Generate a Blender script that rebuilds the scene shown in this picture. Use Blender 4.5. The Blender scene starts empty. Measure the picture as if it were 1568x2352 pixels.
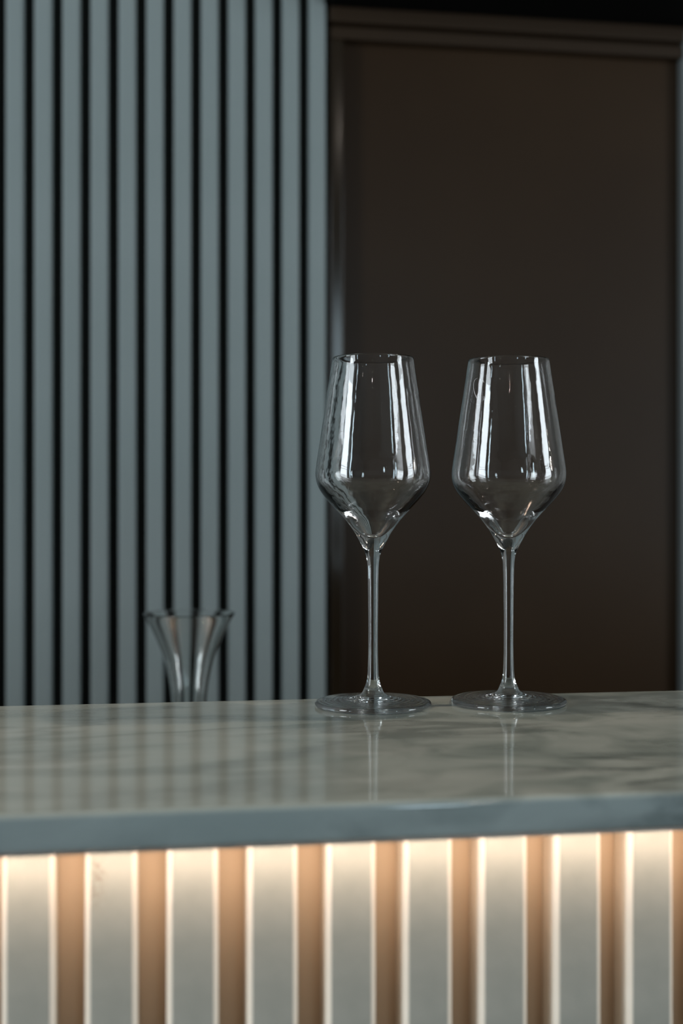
import bpy, math, random
from mathutils import Vector
random.seed(7)
R = math.radians
TH = math.atan(0.151)          # the bar runs slightly away from the camera towards the right
C = bpy.context.scene.collection
SC = bpy.context.scene

# ------------------------------------------------------------------ camera
F = 2900.0                     # focal length in pixels of the 1568 x 2352 frame
CAMZ = 1.2344
cd = bpy.data.cameras.new('camera'); cam = bpy.data.objects.new('camera', cd); C.objects.link(cam)
cam.location = (0, 0, CAMZ); cam.rotation_euler = (R(90), 0, 0)
cd.sensor_fit = 'VERTICAL'; cd.sensor_height = 36.0; cd.sensor_width = 24.0
cd.lens = F / 2352 * 36.0
cd.shift_y = -(1176 - 1165) / 2352.0
cd.clip_start = 0.02
cd.dof.use_dof = True; cd.dof.focus_distance = 0.845; cd.dof.aperture_fstop = 4.5
cd.dof.aperture_blades = 9
SC.camera = cam

# ------------------------------------------------------------------ world, light, exposure
w = bpy.data.worlds.new('sky'); SC.world = w; w.use_nodes = True
bg = w.node_tree.nodes['Background']; bg.inputs[0].default_value = (0.55, 0.72, 1.0, 1); bg.inputs[1].default_value = 0.6
SC.view_settings.view_transform = 'Standard'; SC.view_settings.look = 'None'
SC.view_settings.exposure = 0.0; SC.view_settings.gamma = 1.0
SC.view_settings.use_curve_mapping = False
SC.cycles.max_bounces = 24; SC.cycles.transmission_bounces = 20; SC.cycles.glossy_bounces = 10
SC.cycles.transparent_max_bounces = 12
SC.cycles.caustics_reflective = False; SC.cycles.caustics_refractive = True
SC.cycles.sample_clamp_indirect = 40.0

# the room in the frame of the bar: x along the bar, y away from the camera (rotated by TH about z)
XL, XR, YF, YB, ZC = -2.6, 3.0, -4.0, 1.79, 2.9

def rot(x, y, z=0.0):
    return Vector((x*math.cos(TH) - y*math.sin(TH), x*math.sin(TH) + y*math.cos(TH), z))

def area(name, loc, direction, sx, sy, watts, col, shape='RECTANGLE', spread=180):
    ld = bpy.data.lights.new(name, 'AREA'); ld.shape = shape; ld.size = sx
    if shape in ('RECTANGLE', 'ELLIPSE'): ld.size_y = sy
    ld.energy = watts; ld.color = col; ld.spread = R(spread)
    o = bpy.data.objects.new(name, ld); C.objects.link(o)
    o.location = rot(*loc)
    d = rot(*direction)
    o.rotation_euler = d.to_track_quat('-Z', 'Y').to_euler()
    return o

DAY = (0.68, 0.88, 0.98); DAY2 = (0.84, 0.92, 0.96)
# daylight in the two tall windows behind the camera, left and right
WL = (-1.20, -0.90, 0.35, 2.55)       # y0, y1, z0, z1 in the left wall
WL2 = (-0.60, 0.30, 0.30, 2.60)
WR2 = (-0.65, 0.25, 0.30, 2.60)
WR = (-3.30, -2.85, 0.35, 2.55)       # in the right wall
WF = (0.96, 1.34, 1.30, 2.50)         # x0, x1, z0, z1 in the wall behind the camera
area('daylight_left', (XL - 0.10, (WL[0]+WL[1])/2, (WL[2]+WL[3])/2), (1, 0, 0), WL[1]-WL[0], WL[3]-WL[2], 20, DAY)
area('daylight_left_side', (XL - 0.10, (WL2[0]+WL2[1])/2, (WL2[2]+WL2[3])/2), (1, 0, 0), WL2[1]-WL2[0], WL2[3]-WL2[2], 74, DAY2)
area('daylight_right_side', (XR + 0.10, (WR2[0]+WR2[1])/2, (WR2[2]+WR2[3])/2), (-1, 0, 0), WR2[1]-WR2[0], WR2[3]-WR2[2], 58, DAY2)
area('daylight_right', (XR + 0.10, (WR[0]+WR[1])/2, (WR[2]+WR[3])/2), (-1, 0, 0), WR[1]-WR[0], WR[3]-WR[2], 32, DAY)
area('daylight_front', ((WF[0]+WF[1])/2, YF - 0.10, (WF[2]+WF[3])/2), (0, 1, 0), WF[1]-WF[0], WF[3]-WF[2], 14, DAY)
# led strip under the slab, turned towards the slatted front
area('led_strip_light', (0.1, 0.5737, 1.0809), (0, 1, -0.6), 3.1, 0.0014, 0.68, (1.0, 0.78, 0.61), 'RECTANGLE', 100)
area('led_strip_light', (0.1, 0.5740, 1.0809), (0, 1, -0.6), 3.1, 0.0014, 0.50, (1.0, 0.78, 0.63))
# small ceiling spots
SPOTS = [(1.35, 0.95), (-1.05, 0.95)]
for sx_, sy_ in SPOTS:
    area('spot_light', (sx_, sy_, ZC - 0.052), (0.3*(0.3-sx_), 0.5*(0.6-sy_), -1), 0.06, 0.06, 4.6, (1.0, 0.76, 0.55), 'DISK', 70)
SPARKLE_SPOTS = [(-1.8, -1.6), (0.9, -1.8), (2.2, -0.8), (-0.6, -2.8), (-1.4, 0.4)]  # extra unseen spots, added to put sparkle on the glasses
for sx_, sy_ in SPARKLE_SPOTS:
    area('spot_light', (sx_, sy_, ZC - 0.052), (0, 0, -1), 0.04, 0.04, 1.6, (1.0, 0.88, 0.76), 'DISK')

# ------------------------------------------------------------------ materials
def mat(name, col=(0.5, 0.5, 0.5), rough=0.5, metal=0.0, spec=0.5, trans=0.0, ior=1.45, coat=0.0, coat_rough=0.05):
    m = bpy.data.materials.new(name); m.use_nodes = True
    b = m.node_tree.nodes['Principled BSDF']
    b.inputs['Base Color'].default_value = (*col, 1); b.inputs['Roughness'].default_value = rough
    b.inputs['Metallic'].default_value = metal; b.inputs['Specular IOR Level'].default_value = spec
    b.inputs['Transmission Weight'].default_value = trans; b.inputs['IOR'].default_value = ior
    b.inputs['Coat Weight'].default_value = coat; b.inputs['Coat Roughness'].default_value = coat_rough
    return m

def N(m, t, **kw):
    n = m.node_tree.nodes.new(t)
    for k, v in kw.items():
        if hasattr(n, k) and k != 'inputs': setattr(n, k, v)
        else: n.inputs[k].default_value = v
    return n
def L(m, a, b): m.node_tree.links.new(a, b)
def B(m): return m.node_tree.nodes['Principled BSDF']

def noise_tint(m, c0, c1, scale, lo=0.35, hi=0.65, stretch=(1, 1, 1), detail=4):
    tc = N(m, 'ShaderNodeTexCoord'); mp = N(m, 'ShaderNodeMapping'); mp.inputs['Scale'].default_value = stretch
    L(m, tc.outputs['Object'], mp.inputs['Vector'])
    n = N(m, 'ShaderNodeTexNoise'); n.inputs['Scale'].default_value = scale; n.inputs['Detail'].default_value = detail
    L(m, mp.outputs[0], n.inputs['Vector'])
    r = N(m, 'ShaderNodeValToRGB'); r.color_ramp.elements[0].position = lo; r.color_ramp.elements[1].position = hi
    r.color_ramp.elements[0].color = (*c0, 1); r.color_ramp.elements[1].color = (*c1, 1)
    L(m, n.outputs['Fac'], r.inputs[0]); L(m, r.outputs[0], B(m).inputs['Base Color'])
    return r, mp

def bump(m, scale, strength, dist=0.0004, stretch=(1, 1, 1)):
    tc = N(m, 'ShaderNodeTexCoord'); mp = N(m, 'ShaderNodeMapping'); mp.inputs['Scale'].default_value = stretch
    L(m, tc.outputs['Object'], mp.inputs['Vector'])
    n = N(m, 'ShaderNodeTexNoise'); n.inputs['Scale'].default_value = scale; n.inputs['Detail'].default_value = 3
    L(m, mp.outputs[0], n.inputs['Vector'])
    bp = N(m, 'ShaderNodeBump'); bp.inputs['Strength'].default_value = strength; bp.inputs['Distance'].default_value = dist
    L(m, n.outputs['Fac'], bp.inputs['Height']); L(m, bp.outputs[0], B(m).inputs['Normal'])

# front slats: satin painted, faint orange peel
def slat_paint(name, stain=None):
    m = mat(name, (0.36, 0.33, 0.29), 0.38, spec=0.5)
    r, mp = noise_tint(m, (0.38, 0.38, 0.335), (0.43, 0.425, 0.375), 60)
    if stain:                                         # a brownish smear with a shape of its own, near the slat's left edge
        tc = N(m, 'ShaderNodeTexCoord'); sp = N(m, 'ShaderNodeSeparateXYZ'); L(m, tc.outputs['Object'], sp.inputs[0])
        def gauss(sock, c, wd):
            a = N(m, 'ShaderNodeMath', operation='SUBTRACT'); L(m, sock, a.inputs[0]); a.inputs[1].default_value = c
            d = N(m, 'ShaderNodeMath', operation='DIVIDE'); L(m, a.outputs[0], d.inputs[0]); d.inputs[1].default_value = wd
            p = N(m, 'ShaderNodeMath', operation='POWER'); L(m, d.outputs[0], p.inputs[0]); p.inputs[1].default_value = 2
            q = N(m, 'ShaderNodeMath', operation='MULTIPLY'); L(m, p.outputs[0], q.inputs[0]); q.inputs[1].default_value = -1
            e = N(m, 'ShaderNodeMath', operation='EXPONENT'); L(m, q.outputs[0], e.inputs[0]); return e.outputs[0]
        g = N(m, 'ShaderNodeMath', operation='MULTIPLY')
        L(m, gauss(sp.outputs[0], stain[0], 0.0035), g.inputs[0]); L(m, gauss(sp.outputs[2], stain[1], 0.013), g.inputs[1])
        n = N(m, 'ShaderNodeTexNoise'); n.inputs['Scale'].default_value = 420; L(m, tc.outputs['Object'], n.inputs['Vector'])
        rr = N(m, 'ShaderNodeValToRGB'); rr.color_ramp.elements[0].position = 0.42; rr.color_ramp.elements[1].position = 0.75
        L(m, n.outputs['Fac'], rr.inputs[0])
        gm = N(m, 'ShaderNodeMath', operation='MULTIPLY'); L(m, g.outputs[0], gm.inputs[0]); L(m, rr.outputs[0], gm.inputs[1])
        mx = N(m, 'ShaderNodeMixRGB'); L(m, gm.outputs[0], mx.inputs[0]); L(m, r.outputs[0], mx.inputs[1]); mx.inputs[2].default_value = (0.17, 0.10, 0.05, 1)
        L(m, mx.outputs[0], B(m).inputs['Base Color'])
    bump(m, 900, 0.35, 0.0002, (0.5, 1, 1))
    return m
M_slat = slat_paint('front_slat_paint')
M_slat_st = slat_paint('front_slat_paint_stained', (0.0055, 1.062))
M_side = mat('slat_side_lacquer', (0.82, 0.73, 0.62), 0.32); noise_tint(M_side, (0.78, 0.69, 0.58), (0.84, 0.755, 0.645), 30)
M_back = mat('front_backing_paint', (0.60, 0.455, 0.32), 0.6, spec=0.3); bump(M_back, 500, 0.2, 0.0002)
M_wslat = mat('wall_slat_paint', (0.30, 0.33, 0.33), 0.45); noise_tint(M_wslat, (0.275, 0.328, 0.328), (0.31, 0.362, 0.366), 3.0)
M_wback = mat('wall_backing_black', (0.016, 0.017, 0.015), 0.8)
M_dark = mat('soffit_black', (0.003, 0.0035, 0.003), 0.8, spec=0.1)
M_rail = mat('bronze_rail', (0.032, 0.019, 0.010), 0.5, spec=0.3)
M_bronze = mat('dark_bronze_lacquer', (0.040, 0.028, 0.018), 0.36, spec=0.32)
noise_tint(M_bronze, (0.028, 0.0145, 0.006), (0.040, 0.022, 0.0095), 2.0)
M_stile = mat('bronze_frame', (0.020, 0.013, 0.007), 0.14)
M_wall = mat('plaster', (0.22, 0.21, 0.20), 0.8); noise_tint(M_wall, (0.20, 0.19, 0.18), (0.24, 0.23, 0.22), 2.5)
M_floor = mat('floor_boards', (0.10, 0.08, 0.065), 0.45); noise_tint(M_floor, (0.07, 0.055, 0.04), (0.13, 0.10, 0.08), 4, stretch=(1, 12, 1))
M_ceil = mat('ceiling_paint', (0.16, 0.16, 0.15), 0.9); noise_tint(M_ceil, (0.15, 0.15, 0.14), (0.17, 0.17, 0.16), 2)
M_trim = mat('pale_trim', (0.17, 0.19, 0.19), 0.5)
M_frame = mat('window_frame_dark', (0.03, 0.03, 0.03), 0.4)
M_steel = mat('brushed_steel', (0.35, 0.35, 0.35), 0.35, metal=1.0); noise_tint(M_steel, (0.30, 0.30, 0.30), (0.4, 0.4, 0.4), 40, stretch=(1, 20, 1))
M_alu = mat('aluminium_profile', (0.5, 0.5, 0.5), 0.4, metal=1.0)
M_lamp = mat('lamp_body', (0.05, 0.05, 0.05), 0.4)
M_cab = mat('bar_carcass', (0.05, 0.045, 0.04), 0.6)
M_glass = mat('clear_crystal', (1, 1, 1), 0.0, trans=1.0, ior=1.52)
def ripple(name, scale, strength, dist):
    m = mat(name, (1, 1, 1), 0.0, trans=1.0, ior=1.52); bump(m, scale, strength, dist); return m
M_glass = ripple('clear_crystal', 45, 0.5, 0.0004)
M_foot = mat('clear_crystal_foot', (1, 1, 1), 0.0, trans=1.0, ior=1.52)
tc_ = N(M_foot, 'ShaderNodeTexCoord'); wv_ = N(M_foot, 'ShaderNodeTexWave', wave_type='RINGS', rings_direction='Z')
wv_.inputs['Scale'].default_value = 95; wv_.inputs['Distortion'].default_value = 2.0; wv_.inputs['Detail'].default_value = 1.5; wv_.inputs['Detail Scale'].default_value = 0.6
L(M_foot, tc_.outputs['Object'], wv_.inputs['Vector'])
bp_ = N(M_foot, 'ShaderNodeBump'); bp_.inputs['Strength'].default_value = 0.5; bp_.inputs['Distance'].default_value = 0.0003
L(M_foot, wv_.outputs['Fac'], bp_.inputs['Height']); L(M_foot, bp_.outputs[0], B(M_foot).inputs['Normal'])
M_glass2 = mat('decanter_glass', (0.97, 0.98, 0.97), 0.0, trans=1.0, ior=1.5)
M_etch = mat('etched_glass', (0.8, 0.82, 0.85), 0.25, spec=0.6)

# marble: grey body, soft darker veins
def marble():
    m = mat('grey_marble', (0.3, 0.3, 0.3), 0.075, spec=0.5, ior=1.75)
    tc = N(m, 'ShaderNodeTexCoord'); mp = N(m, 'ShaderNodeMapping')
    mp.inputs['Rotation'].default_value = (0.5, 0.25, 0.20); mp.inputs['Scale'].default_value = (1.0, 3.0, 2.0); mp.inputs['Location'].default_value = (0.35, 0.1, 0.0)
    L(m, tc.outputs['Object'], mp.inputs['Vector'])
    wn = N(m, 'ShaderNodeTexNoise'); wn.inputs['Scale'].default_value = 3.0; wn.inputs['Detail'].default_value = 4; L(m, mp.outputs[0], wn.inputs['Vector'])
    ad = N(m, 'ShaderNodeMixRGB', blend_type='ADD'); ad.inputs[0].default_value = 0.35; L(m, mp.outputs[0], ad.inputs[1]); L(m, wn.outputs['Color'], ad.inputs[2])
    v = N(m, 'ShaderNodeTexNoise'); v.inputs['Scale'].default_value = 4.2; v.inputs['Detail'].default_value = 7; v.inputs['Roughness'].default_value = 0.55
    L(m, ad.outputs[0], v.inputs['Vector'])
    # ridge: |noise-0.5|
    s = N(m, 'ShaderNodeMath', operation='SUBTRACT'); L(m, v.outputs['Fac'], s.inputs[0]); s.inputs[1].default_value = 0.5
    a = N(m, 'ShaderNodeMath', operation='ABSOLUTE'); L(m, s.outputs[0], a.inputs[0])
    r = N(m, 'ShaderNodeValToRGB'); r.color_ramp.elements[0].position = 0.0; r.color_ramp.elements[1].position = 0.075
    r.color_ramp.elements[0].color = (1, 1, 1, 1); r.color_ramp.elements[1].color = (0, 0, 0, 1); L(m, a.outputs[0], r.inputs[0])
    # veins only in patches
    pn = N(m, 'ShaderNodeTexNoise'); pn.inputs['Scale'].default_value = 5.0; L(m, tc.outputs['Object'], pn.inputs['Vector'])
    pr = N(m, 'ShaderNodeValToRGB'); pr.color_ramp.elements[0].position = 0.34; pr.color_ramp.elements[1].position = 0.56; L(m, pn.outputs['Fac'], pr.inputs[0])
    vm = N(m, 'ShaderNodeMath', operation='MULTIPLY'); L(m, r.outputs[0], vm.inputs[0]); L(m, pr.outputs[0], vm.inputs[1])
    sx = N(m, 'ShaderNodeSeparateXYZ'); L(m, tc.outputs['Object'], sx.inputs[0])
    mr = N(m, 'ShaderNodeMapRange'); mr.inputs['From Min'].default_value = 0.0; mr.inputs['From Max'].default_value = 0.24
    mr.inputs['To Min'].default_value = 0.3; mr.inputs['To Max'].default_value = 0.75; L(m, sx.outputs[0], mr.inputs['Value'])
    vm2 = N(m, 'ShaderNodeMath', operation='MULTIPLY'); L(m, vm.outputs[0], vm2.inputs[0]); L(m, mr.outputs[0], vm2.inputs[1]); vm = vm2
    # cloudy body
    cn = N(m, 'ShaderNodeTexNoise'); cn.inputs['Scale'].default_value = 7; cn.inputs['Detail'].default_value = 5; L(m, mp.outputs[0], cn.inputs['Vector'])
    cr = N(m, 'ShaderNodeValToRGB'); cr.color_ramp.elements[0].position = 0.3; cr.color_ramp.elements[1].position = 0.7
    cr.color_ramp.elements[0].color = (0.26, 0.32, 0.322, 1); cr.color_ramp.elements[1].color = (0.35, 0.41, 0.41, 1); L(m, cn.outputs['Fac'], cr.inputs[0])
    mx = N(m, 'ShaderNodeMixRGB'); L(m, vm.outputs[0], mx.inputs[0]); L(m, cr.outputs[0], mx.inputs[1]); mx.inputs[2].default_value = (0.055, 0.075, 0.078, 1)
    bn = N(m, 'ShaderNodeTexNoise'); bn.inputs['Scale'].default_value = 17; bn.inputs['Detail'].default_value = 3; bn.inputs['Distortion'].default_value = 0.6
    L(m, tc.outputs['Object'], bn.inputs['Vector'])
    br = N(m, 'ShaderNodeValToRGB'); br.color_ramp.elements[0].position = 0.47; br.color_ramp.elements[1].position = 0.66; L(m, bn.outputs['Fac'], br.inputs[0])
    bm_ = N(m, 'ShaderNodeMapRange'); bm_.inputs['From Min'].default_value = 0.02; bm_.inputs['From Max'].default_value = 0.16
    bm_.inputs['To Min'].default_value = 0.0; bm_.inputs['To Max'].default_value = 0.55; L(m, sx.outputs[0], bm_.inputs['Value'])
    bf = N(m, 'ShaderNodeMath', operation='MULTIPLY'); L(m, br.outputs[0], bf.inputs[0]); L(m, bm_.outputs[0], bf.inputs[1])
    m2 = N(m, 'ShaderNodeMixRGB'); L(m, bf.outputs[0], m2.inputs[0]); L(m, mx.outputs[0], m2.inputs[1]); m2.inputs[2].default_value = (0.075, 0.115, 0.115, 1)
    L(m, m2.outputs[0], B(m).inputs['Base Color'])
    return m
M_marble = marble()

# ------------------------------------------------------------------ helpers
def obj(name, verts, faces, m, parent=None, smooth=False):
    me = bpy.data.meshes.new(name); me.from_pydata(verts, [], faces); me.update()
    me.materials.append(m)
    if smooth:
        for p in me.polygons: p.use_smooth = True
    o = bpy.data.objects.new(name, me); C.objects.link(o)
    if parent is not None: o.parent = parent
    else: o.rotation_euler = (0, 0, TH)
    return o
def boxes(bl):
    V, Fc = [], []
    for x0, x1, y0, y1, z0, z1 in bl:
        b = len(V)
        V += [(x0,y0,z0),(x1,y0,z0),(x1,y1,z0),(x0,y1,z0),(x0,y0,z1),(x1,y0,z1),(x1,y1,z1),(x0,y1,z1)]
        Fc += [tuple(b+i for i in q) for q in ((0,3,2,1),(4,5,6,7),(0,1,5,4),(1,2,6,5),(2,3,7,6),(3,0,4,7))]
    return V, Fc
def box(name, bl, m, parent=None, bev=0.0):
    o = obj(name, *boxes(bl), m, parent)
    if bev:
        md = o.modifiers.new('bevel', 'BEVEL'); md.width = bev; md.segments = 4; md.limit_method = 'ANGLE'
        for p in o.data.polygons: p.use_smooth = True
        wn = o.modifiers.new('wn', 'WEIGHTED_NORMAL'); wn.keep_sharp = True
    return o
def thing(name, label, cat, loc=(0, 0, 0), group=None):
    o = bpy.data.objects.new(name, None); C.objects.link(o)
    o.location = rot(*loc); o.rotation_euler = (0, 0, TH); o.empty_display_size = 0.05
    tag(o, label, cat, group); return o
def tag(o, label, cat, group=None):
    o['label'] = label; o['category'] = cat
    if group: o['group'] = group
def struct(o): o['kind'] = 'structure'; return o

# slat: upright bar, front face at y=0, back at y=dep, rounded front edges, x from 0 to wid
def slat_mesh(name, wid, dep, r, z0, z1, m):
    # rounded-over chamfers on both front edges
    q = 0.30*r
    pf = [(0, dep), (0, r + q), (0.04*r, r + 0.2*q), (0.16*r, r - 0.35*q), (r*0.78, 0.17*r), (r*0.95, 0.04*r), (r + q, 0)]
    pf += [(wid - x, y) for x, y in pf[:0:-1]]
    pf.append((wid, dep))
    k = len(pf)
    V = [(x, y, z0) for x, y in pf] + [(x, y, z1) for x, y in pf]
    Fc = [(i, (i+1) % k, k+(i+1) % k, k+i) for i in range(k)] + [tuple(range(k-1, -1, -1)), tuple(range(k, 2*k))]
    me = bpy.data.meshes.new(name); me.from_pydata(V, [], Fc); me.update(); me.materials.append(m)
    for p in me.polygons: p.use_smooth = len(p.vertices) == 4
    for e in me.edges:
        a, b = e.vertices
        va, vb = V[a], V[b]
        if abs(va[2]-vb[2]) < 1e-9 or va[1] == dep: e.use_edge_sharp = True
    return me
def place_slat(me, parent, x, y):
    o = bpy.data.objects.new('slat', me); C.objects.link(o); o.parent = parent; o.location = (x, y, 0); return o

# lathe of open or closed profile [(r, z)...]; direction bottom-outer upwards gives outward normals
SEG = 96
def lathe(name, prof, m, parent):
    V, Fc = [], []
    rings = []
    for r, z in prof:
        if r < 1e-6:
            rings.append([len(V)]*SEG); V.append((0, 0, z))
        else:
            rings.append(list(range(len(V), len(V)+SEG)))
            V += [(r*math.cos(2*math.pi*i/SEG), r*math.sin(2*math.pi*i/SEG), z) for i in range(SEG)]
    for a, b in zip(rings[:-1], rings[1:]):
        for i in range(SEG):
            j = (i+1) % SEG
            if a[0] == a[1]: Fc.append((a[0], b[j], b[i]))
            elif b[0] == b[1]: Fc.append((a[i], a[j], b[0]))
            else: Fc.append((a[i], a[j], b[j], b[i]))
    return obj(name, V, Fc, m, parent, smooth=True)
def spline(pts, step=0.0006, closed_tangent=None):
    """Catmull-Rom (centripetal) through (r, z) points, resampled finely"""
    P = [Vector((p[0], p[1])) for p in pts]
    P = [P[0]*2 - P[1]] + P + [P[-1]*2 - P[-2]]
    out = []
    for i in range(1, len(P)-2):
        p0, p1, p2, p3 = P[i-1], P[i], P[i+1], P[i+2]
        t0 = 0; t1 = t0 + max(1e-6, (p1-p0).length)**0.5; t2 = t1 + max(1e-6, (p2-p1).length)**0.5; t3 = t2 + max(1e-6, (p3-p2).length)**0.5
        n = max(2, int((p2-p1).length/step))
        for k in range(n):
            t = t1 + (t2-t1)*k/n
            A1 = p0*((t1-t)/(t1-t0)) + p1*((t-t0)/(t1-t0)); A2 = p1*((t2-t)/(t2-t1)) + p2*((t-t1)/(t2-t1)); A3 = p2*((t3-t)/(t3-t2)) + p3*((t-t2)/(t3-t2))
            B1 = A1*((t2-t)/(t2-t0)) + A2*((t-t0)/(t2-t0)); B2 = A2*((t3-t)/(t3-t1)) + A3*((t-t1)/(t3-t1))
            c = B1*((t2-t)/(t2-t1)) + B2*((t-t1)/(t2-t1))
            out.append((max(0.0, c.x), c.y))
    out.append((P[-2].x, P[-2].y))
    return out
mm = lambda L_: [(a/1000, b/1000) for a, b in L_]

# ------------------------------------------------------------------ room shell
struct(box('floor', [(XL-0.2, XR+0.2, YF-0.2, YB+0.2, -0.1, 0)], M_floor))
struct(box('ceiling', [(XL-0.2, XR+0.2, YF-0.2, YB+0.2, ZC, ZC+0.1)], M_ceil))
struct(box('wall_back', [(XL-0.2, XR+0.2, YB+0.035, YB+0.2, 0, ZC)], M_wall))
def wall_open_x(name, x0, x1, Ws):   # wall across x, with openings (y0, y1, z0, z1) in order of y
    bl = []; y = YF
    for W in Ws:
        bl += [(x0, x1, y, W[0], 0, ZC), (x0, x1, W[0], W[1], 0, W[2]), (x0, x1, W[0], W[1], W[3], ZC)]; y = W[1]
    bl.append((x0, x1, y, YB+0.035, 0, ZC))
    return struct(box(name, bl, M_wall))
wall_open_x('wall_left', XL-0.2, XL, (WL, WL2))
wall_open_x('wall_right', XR, XR+0.2, (WR, WR2))
struct(box('wall_front', [(XL-0.2, WF[0], YF-0.2, YF, 0, ZC), (WF[1], XR+0.2, YF-0.2, YF, 0, ZC), (WF[0], WF[1], YF-0.2, YF, 0, WF[2]), (WF[0], WF[1], YF-0.2, YF, WF[3], ZC)], M_wall))
def win_x(name, xa, xb, W):
    y0, y1, z0, z1 = W; t = 0.045; ym = (y0+y1)/2; zm = z0 + 0.68*(z1-z0)
    return struct(box(name, [(xa, xb, y0, y0+t, z0, z1), (xa, xb, y1-t, y1, z0, z1), (xa, xb, y0+t, y1-t, z0, z0+t), (xa, xb, y0+t, y1-t, z1-t, z1),
                      (xa, xb, y0+t, y1-t, zm-0.015, zm+0.015)], M_frame))
win_x('window_1', XL-0.08, XL-0.03, WL)
win_x('window_2', XR+0.03, XR+0.08, WR)
win_x('window_4', XL-0.08, XL-0.03, WL2)
win_x('window_5', XR+0.03, XR+0.08, WR2)
t = 0.045
struct(box('window_3', [(WF[0], WF[0]+t, YF-0.08, YF-0.03, WF[2], WF[3]), (WF[1]-t, WF[1], YF-0.08, YF-0.03, WF[2], WF[3]),
           (WF[0]+t, WF[1]-t, YF-0.08, YF-0.03, WF[2], WF[2]+t), (WF[0]+t, WF[1]-t, YF-0.08, YF-0.03, WF[3]-t, WF[3])], M_frame))

# ------------------------------------------------------------------ slatted cladding on the back wall, left
T2 = 1.769; P2 = 0.0379
xe = T2*0.12115 + 0.007 + 0.024            # right edge of the last slat
wc = thing('slatted_wall_panel', 'tall grey panel of vertical slats behind the bar, left of the brown panel', 'wall panel', (0, 0, 0))
box('backing_board', [(XL+0.002, xe+0.004, T2+0.020, T2+0.034, 0.0, ZC)], M_wback, wc)
me2 = slat_mesh('wall_slat', 0.0238, 0.0199, 0.0028, 0.0, ZC-0.001, M_wslat)
k = 0
while xe - 0.024 - k*P2 > XL + 0.03 and k < 74:
    place_slat(me2, wc, xe - 0.024 - k*P2, T2); k += 1

# ------------------------------------------------------------------ brown panel with its frame, right
bp = thing('dark_wall_panel', 'large dark brown satin panel in a slim frame, right of the slats', 'wall panel', (0, 0, 0))
SOF = CAMZ + 0.710
box('panel_face', [(xe+0.006, 0.4410*T2, T2+0.026, T2+0.050, 0.0, SOF)], M_bronze, bp)
box('frame_stile', [(xe+0.006, xe+0.026, T2+0.004, T2+0.0255, 0.0, SOF-0.044)], M_stile, bp, 0.003)
box('top_rail', [(xe+0.006, 0.4410*T2, T2+0.000, T2+0.0255, SOF-0.022, SOF)], M_rail, bp, 0.002)
box('top_rail', [(xe+0.006, 0.4410*T2, T2+0.008, T2+0.0255, SOF-0.043, SOF-0.025)], M_rail, bp, 0.002)
struct(box('trim_1', [(0.4415*T2, 0.4415*T2+0.12, T2+0.01, T2+0.034, 0.0, SOF)], M_trim, None, 0.003))
struct(box('trim_2', [(xe+0.0055, XR, T2-0.10, T2+0.034, SOF+0.0005, ZC-0.001)], M_dark))

# ------------------------------------------------------------------ bar: carcass, slatted front, led strip, marble
TF = 0.600; TOPZ = 1.10; SLAB = 0.018; UZ = TOPZ - SLAB
FR, BK = 0.5666, 0.881
X0, X1 = -1.55, 1.75
bar = thing('bar_counter', 'bar counter body with vertical painted slats under the marble slab', 'bar counter', (0, 0, 0))
box('carcass', [(X0+0.02, X1-0.02, TF+0.0305, BK-0.02, 0.0, UZ-0.0003)], M_cab, bar)
box('backing_board', [(X0+0.02, X1-0.02, TF+0.020, TF+0.030, 0.0, UZ-0.0003)], M_back, bar)
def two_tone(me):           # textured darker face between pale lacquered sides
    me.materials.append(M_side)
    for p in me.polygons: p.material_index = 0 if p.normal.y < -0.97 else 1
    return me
me1 = slat_mesh('front_slat', 0.0245, 0.0193, 0.0027, 0.002, UZ-0.0004, M_slat)
me1s = slat_mesh('front_slat_stained', 0.0245, 0.0193, 0.0027, 0.002, UZ-0.0004, M_slat_st)
two_tone(me1); two_tone(me1s)
for k in range(-38, 46):
    xr = -0.0439 + 0.0379*k
    if xr - 0.0245 < X0 + 0.03 or xr > X1 - 0.03: continue
    o = place_slat(me1s if k == 1 else me1, bar, xr - 0.0245, TF)
    if k == 1: o['label'] = 'slat with a brownish smear near its top left edge'
led = box('led_strip', [(X0+0.05, X1-0.05, 0.5722, 0.5735, UZ-0.0019, UZ-0.0001)], M_alu, bar)

slab = box('marble_countertop', [(X0, X1, FR, BK, UZ, TOPZ)], M_marble, None, 0.0034)
tag(slab, 'grey veined marble countertop slab carrying the two wine glasses', 'countertop')

# lower work counter behind the bar
wk = thing('work_counter', 'low steel-topped work counter behind the bar carrying the glass decanter', 'counter', (0, 0, 0))
box('cabinet_body', [(X0+0.1, X1-0.1, BK+0.012, 1.34, 0.0, 0.8495)], M_cab, wk)
box('worktop', [(X0+0.1, X1-0.1, BK+0.002, 1.36, 0.85, 0.88)], M_steel, wk, 0.002)

# ------------------------------------------------------------------ ceiling spots, the added sparkle ones included
for n_, (sx_, sy_) in enumerate(SPOTS + SPARKLE_SPOTS):
    t_ = thing('ceiling_spotlight', 'small round unseen ceiling spotlight recessed in a dark housing', 'spotlight', (sx_, sy_, ZC-0.001), 'ceiling spotlights')
    lathe('housing', [(0.0, -0.0), (0.045, -0.0), (0.045, -0.050), (0.034, -0.050), (0.034, -0.046), (0.0, -0.046)][::-1], M_lamp, t_)

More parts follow.
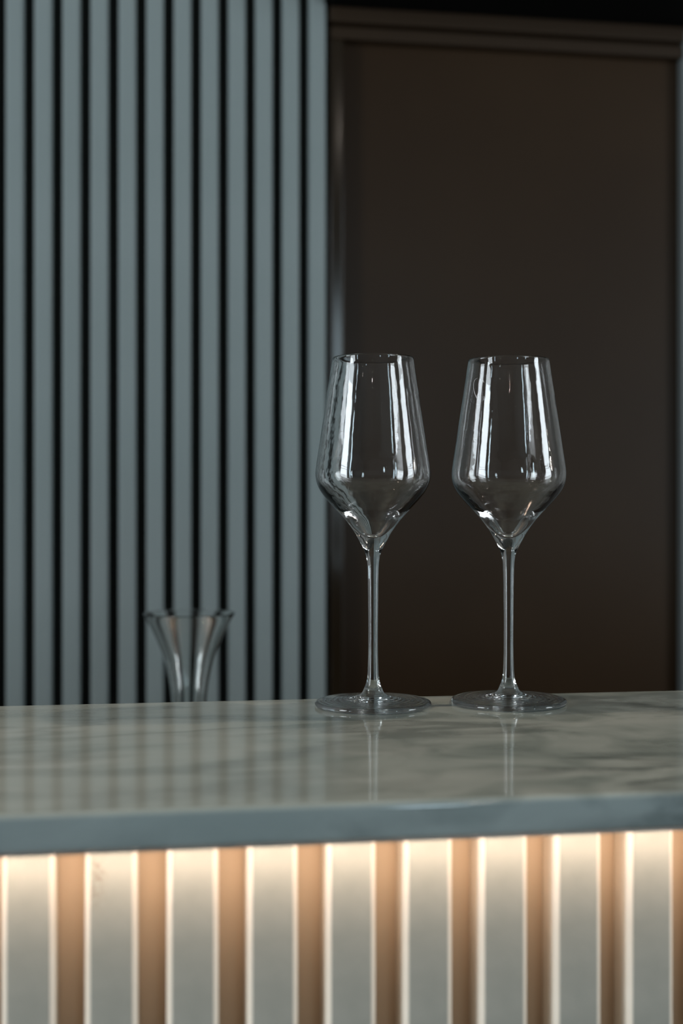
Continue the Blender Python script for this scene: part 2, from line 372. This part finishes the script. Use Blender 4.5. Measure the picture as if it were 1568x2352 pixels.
# upright tube lamp on the right wall
wl = thing('wall_lamp', 'slim upright tube lamp on the right wall', 'wall lamp', (XR, 0.42, 1.76))
box('mounting_plate', [(-0.02, -0.0005, -0.05, 0.05, -0.20, 0.20)], M_lamp, wl, 0.003)
M_tube = mat('lit_tube', (1, 1, 1), 0.4)
B(M_tube).inputs['Emission Color'].default_value = (1.0, 0.93, 0.85, 1); B(M_tube).inputs['Emission Strength'].default_value = 220
lathe('tube', [(0.0, -0.17), (0.007, -0.17), (0.007, 0.17), (0.0, 0.17)], M_tube, wl).location = (-0.055, 0, 0)
for zb in (0.1705, -0.1835):
    box('bracket', [(-0.06, -0.0205, -0.01, 0.01, zb, zb+0.013)], M_lamp, wl)

# ------------------------------------------------------------------ wine glasses
# outer profile from the foot up, then the inner one down (mm)
foot_low = mm([(0, 1.6), (8, 1.5), (20, 1.0), (32, 0.35), (36.5, 0.15), (38.4, 0.3), (39.25, 0.9), (39.5, 1.7), (39.2, 2.6), (38.1, 3.3),
               (34, 3.7), (27, 4.25), (20, 4.9), (14, 5.9), (10.5, 6.9), (8.3, 8.0), (7.0, 9.6), (6.2, 11.5)])
stem_p = mm([(6.2, 11.5), (5.0, 14.5), (4.1, 18), (3.7, 22), (3.35, 32), (3.2, 46), (3.25, 60), (3.4, 75), (3.6, 88), (3.95, 96), (4.6, 101)])
bowl_out = mm([(4.6, 101), (5.6, 104), (6.9, 107), (9.0, 111), (11.7, 116), (15.0, 121), (20.2, 127.6), (25.8, 133.6), (31.5, 139.8), (35.7, 145.4), (38.2, 151),
               (39.0, 156.5), (38.5, 162.5), (37.0, 172.5), (34.5, 189), (30.6, 215), (27.6, 234.4), (27.35, 235.3)])
bowl_in = mm([(26.9, 235.4), (26.6, 234.6), (29.6, 215), (33.5, 189), (35.9, 172.5), (37.4, 162.5), (37.8, 156.6), (36.8, 151.4), (34.0, 146.6), (29.2, 141.5),
              (22.9, 135.8), (16.9, 130.6), (11.6, 125.6), (7.8, 121.2), (5.0, 117.7), (2.6, 115.7), (0, 115.2)])
def wine_glass(x, y, label):
    g = thing('wine_glass', label, 'wine glass', (0, 0, 0), 'wine glasses on the marble counter')
    g.location = (x, y, TOPZ + 0.0001); g.rotation_euler = (0, 0, 0)
    lathe('foot', spline(foot_low), M_foot, g)
    lathe('stem', spline(stem_p, 0.001), M_glass, g)
    lathe('bowl', spline(bowl_out + bowl_in, 0.0008), M_glass, g)
    return g
def px(x, D): return (x - 784)/F*D
D1, D2 = 0.855, 0.866
g1 = wine_glass(px(856.5, D1), D1, 'left wine glass, in front of the right end of the slats')
g2 = wine_glass(px(1167.5, D2), D2, 'right wine glass, standing wholly in front of the brown panel')

# thin engraved round mark on the left side of the right glass's bowl
def bowl_r(z):
    for (r0, z0), (r1, z1) in zip(bowl_out[:-1], bowl_out[1:]):
        if z0 <= z <= z1: return r0 + (r1-r0)*(z-z0)/(z1-z0)
    return bowl_out[-1][0]
MV, MF = [], []
def stroke(pts, wd):
    path = []
    for x, y in pts:
        X = (x-1167.5)/F*D2; z = CAMZ - (y-1165)/F*(D2-0.02) - TOPZ; rr = bowl_r(z) + 0.00004
        path.append(Vector((X, -math.sqrt(max(0, rr*rr-X*X)), z)))
    b = len(MV); k = len(path)
    for i, p in enumerate(path):
        tg = (path[min(i+1, k-1)] - path[max(i-1, 0)]).normalized(); nr = Vector((p.x, p.y, 0)).normalized(); sd = tg.cross(nr).normalized()
        h = wd*(0.25 + 0.75*math.sin(math.pi*i/(k-1)))
        for a in range(6):
            q = p + sd*h*math.cos(a*math.pi/3) + nr*0.00003*math.sin(a*math.pi/3); MV.append(q)
    for i in range(k-1):
        for a in range(6):
            MF.append((b+6*i+a, b+6*i+(a+1) % 6, b+6*i+6+(a+1) % 6, b+6*i+6+a))
stroke([(1094.5, 868), (1098, 871.5), (1101, 876), (1102.5, 880.5)], 0.00022)
stroke([(1089, 868.5), (1085.5, 870), (1083, 874), (1081.6, 881), (1081.3, 890), (1082, 898), (1084, 906), (1086.5, 914), (1089, 917.5), (1092.5, 920), (1096.5, 920.5)], 0.00016)
stroke([(1101.5, 911), (1102.2, 914.5), (1101, 918.5), (1100.5, 922)], 0.00018)
mk = obj('engraved_mark', MV, MF, M_etch, g2, smooth=True)

# ------------------------------------------------------------------ decanter on the work counter
DD = 1.25
dec = thing('glass_decanter', 'clear glass decanter with a flared neck behind the counter edge', 'decanter', (0, 0, 0))
rimz = CAMZ - (1408-1165)/F*DD
dec.location = (px(434, DD), DD, 0.8803)
H = (rimz - 0.8803)*1000
out_ = mm([(0, 3), (30, 2.5), (55, 0.2), (60, 0.5), (66, 4), (72, 14), (74, 28), (70, 48), (58, 70), (42, 92), (28, 114), (20, 138), (17.5, H-88), (18.2, H-78), (20.3, H-64), (25.0, H-44), (30.0, H-31), (38.0, H-13.5), (45.0, H-0.8), (45.2, H)])
in_ = mm([(44.3, H+0.3), (43.5, H-0.8), (36.3, H-13.5), (28.2, H-31), (23.2, H-44), (18.5, H-64), (16.4, H-78), (15.7, H-88), (18, 138), (26, 114), (40, 92), (56, 70), (67.7, 48), (71.5, 28), (69.5, 15), (63, 7), (50, 5), (25, 5.5), (0, 6)])
lathe('vessel', spline(out_ + in_, 0.002), M_glass2, dec)
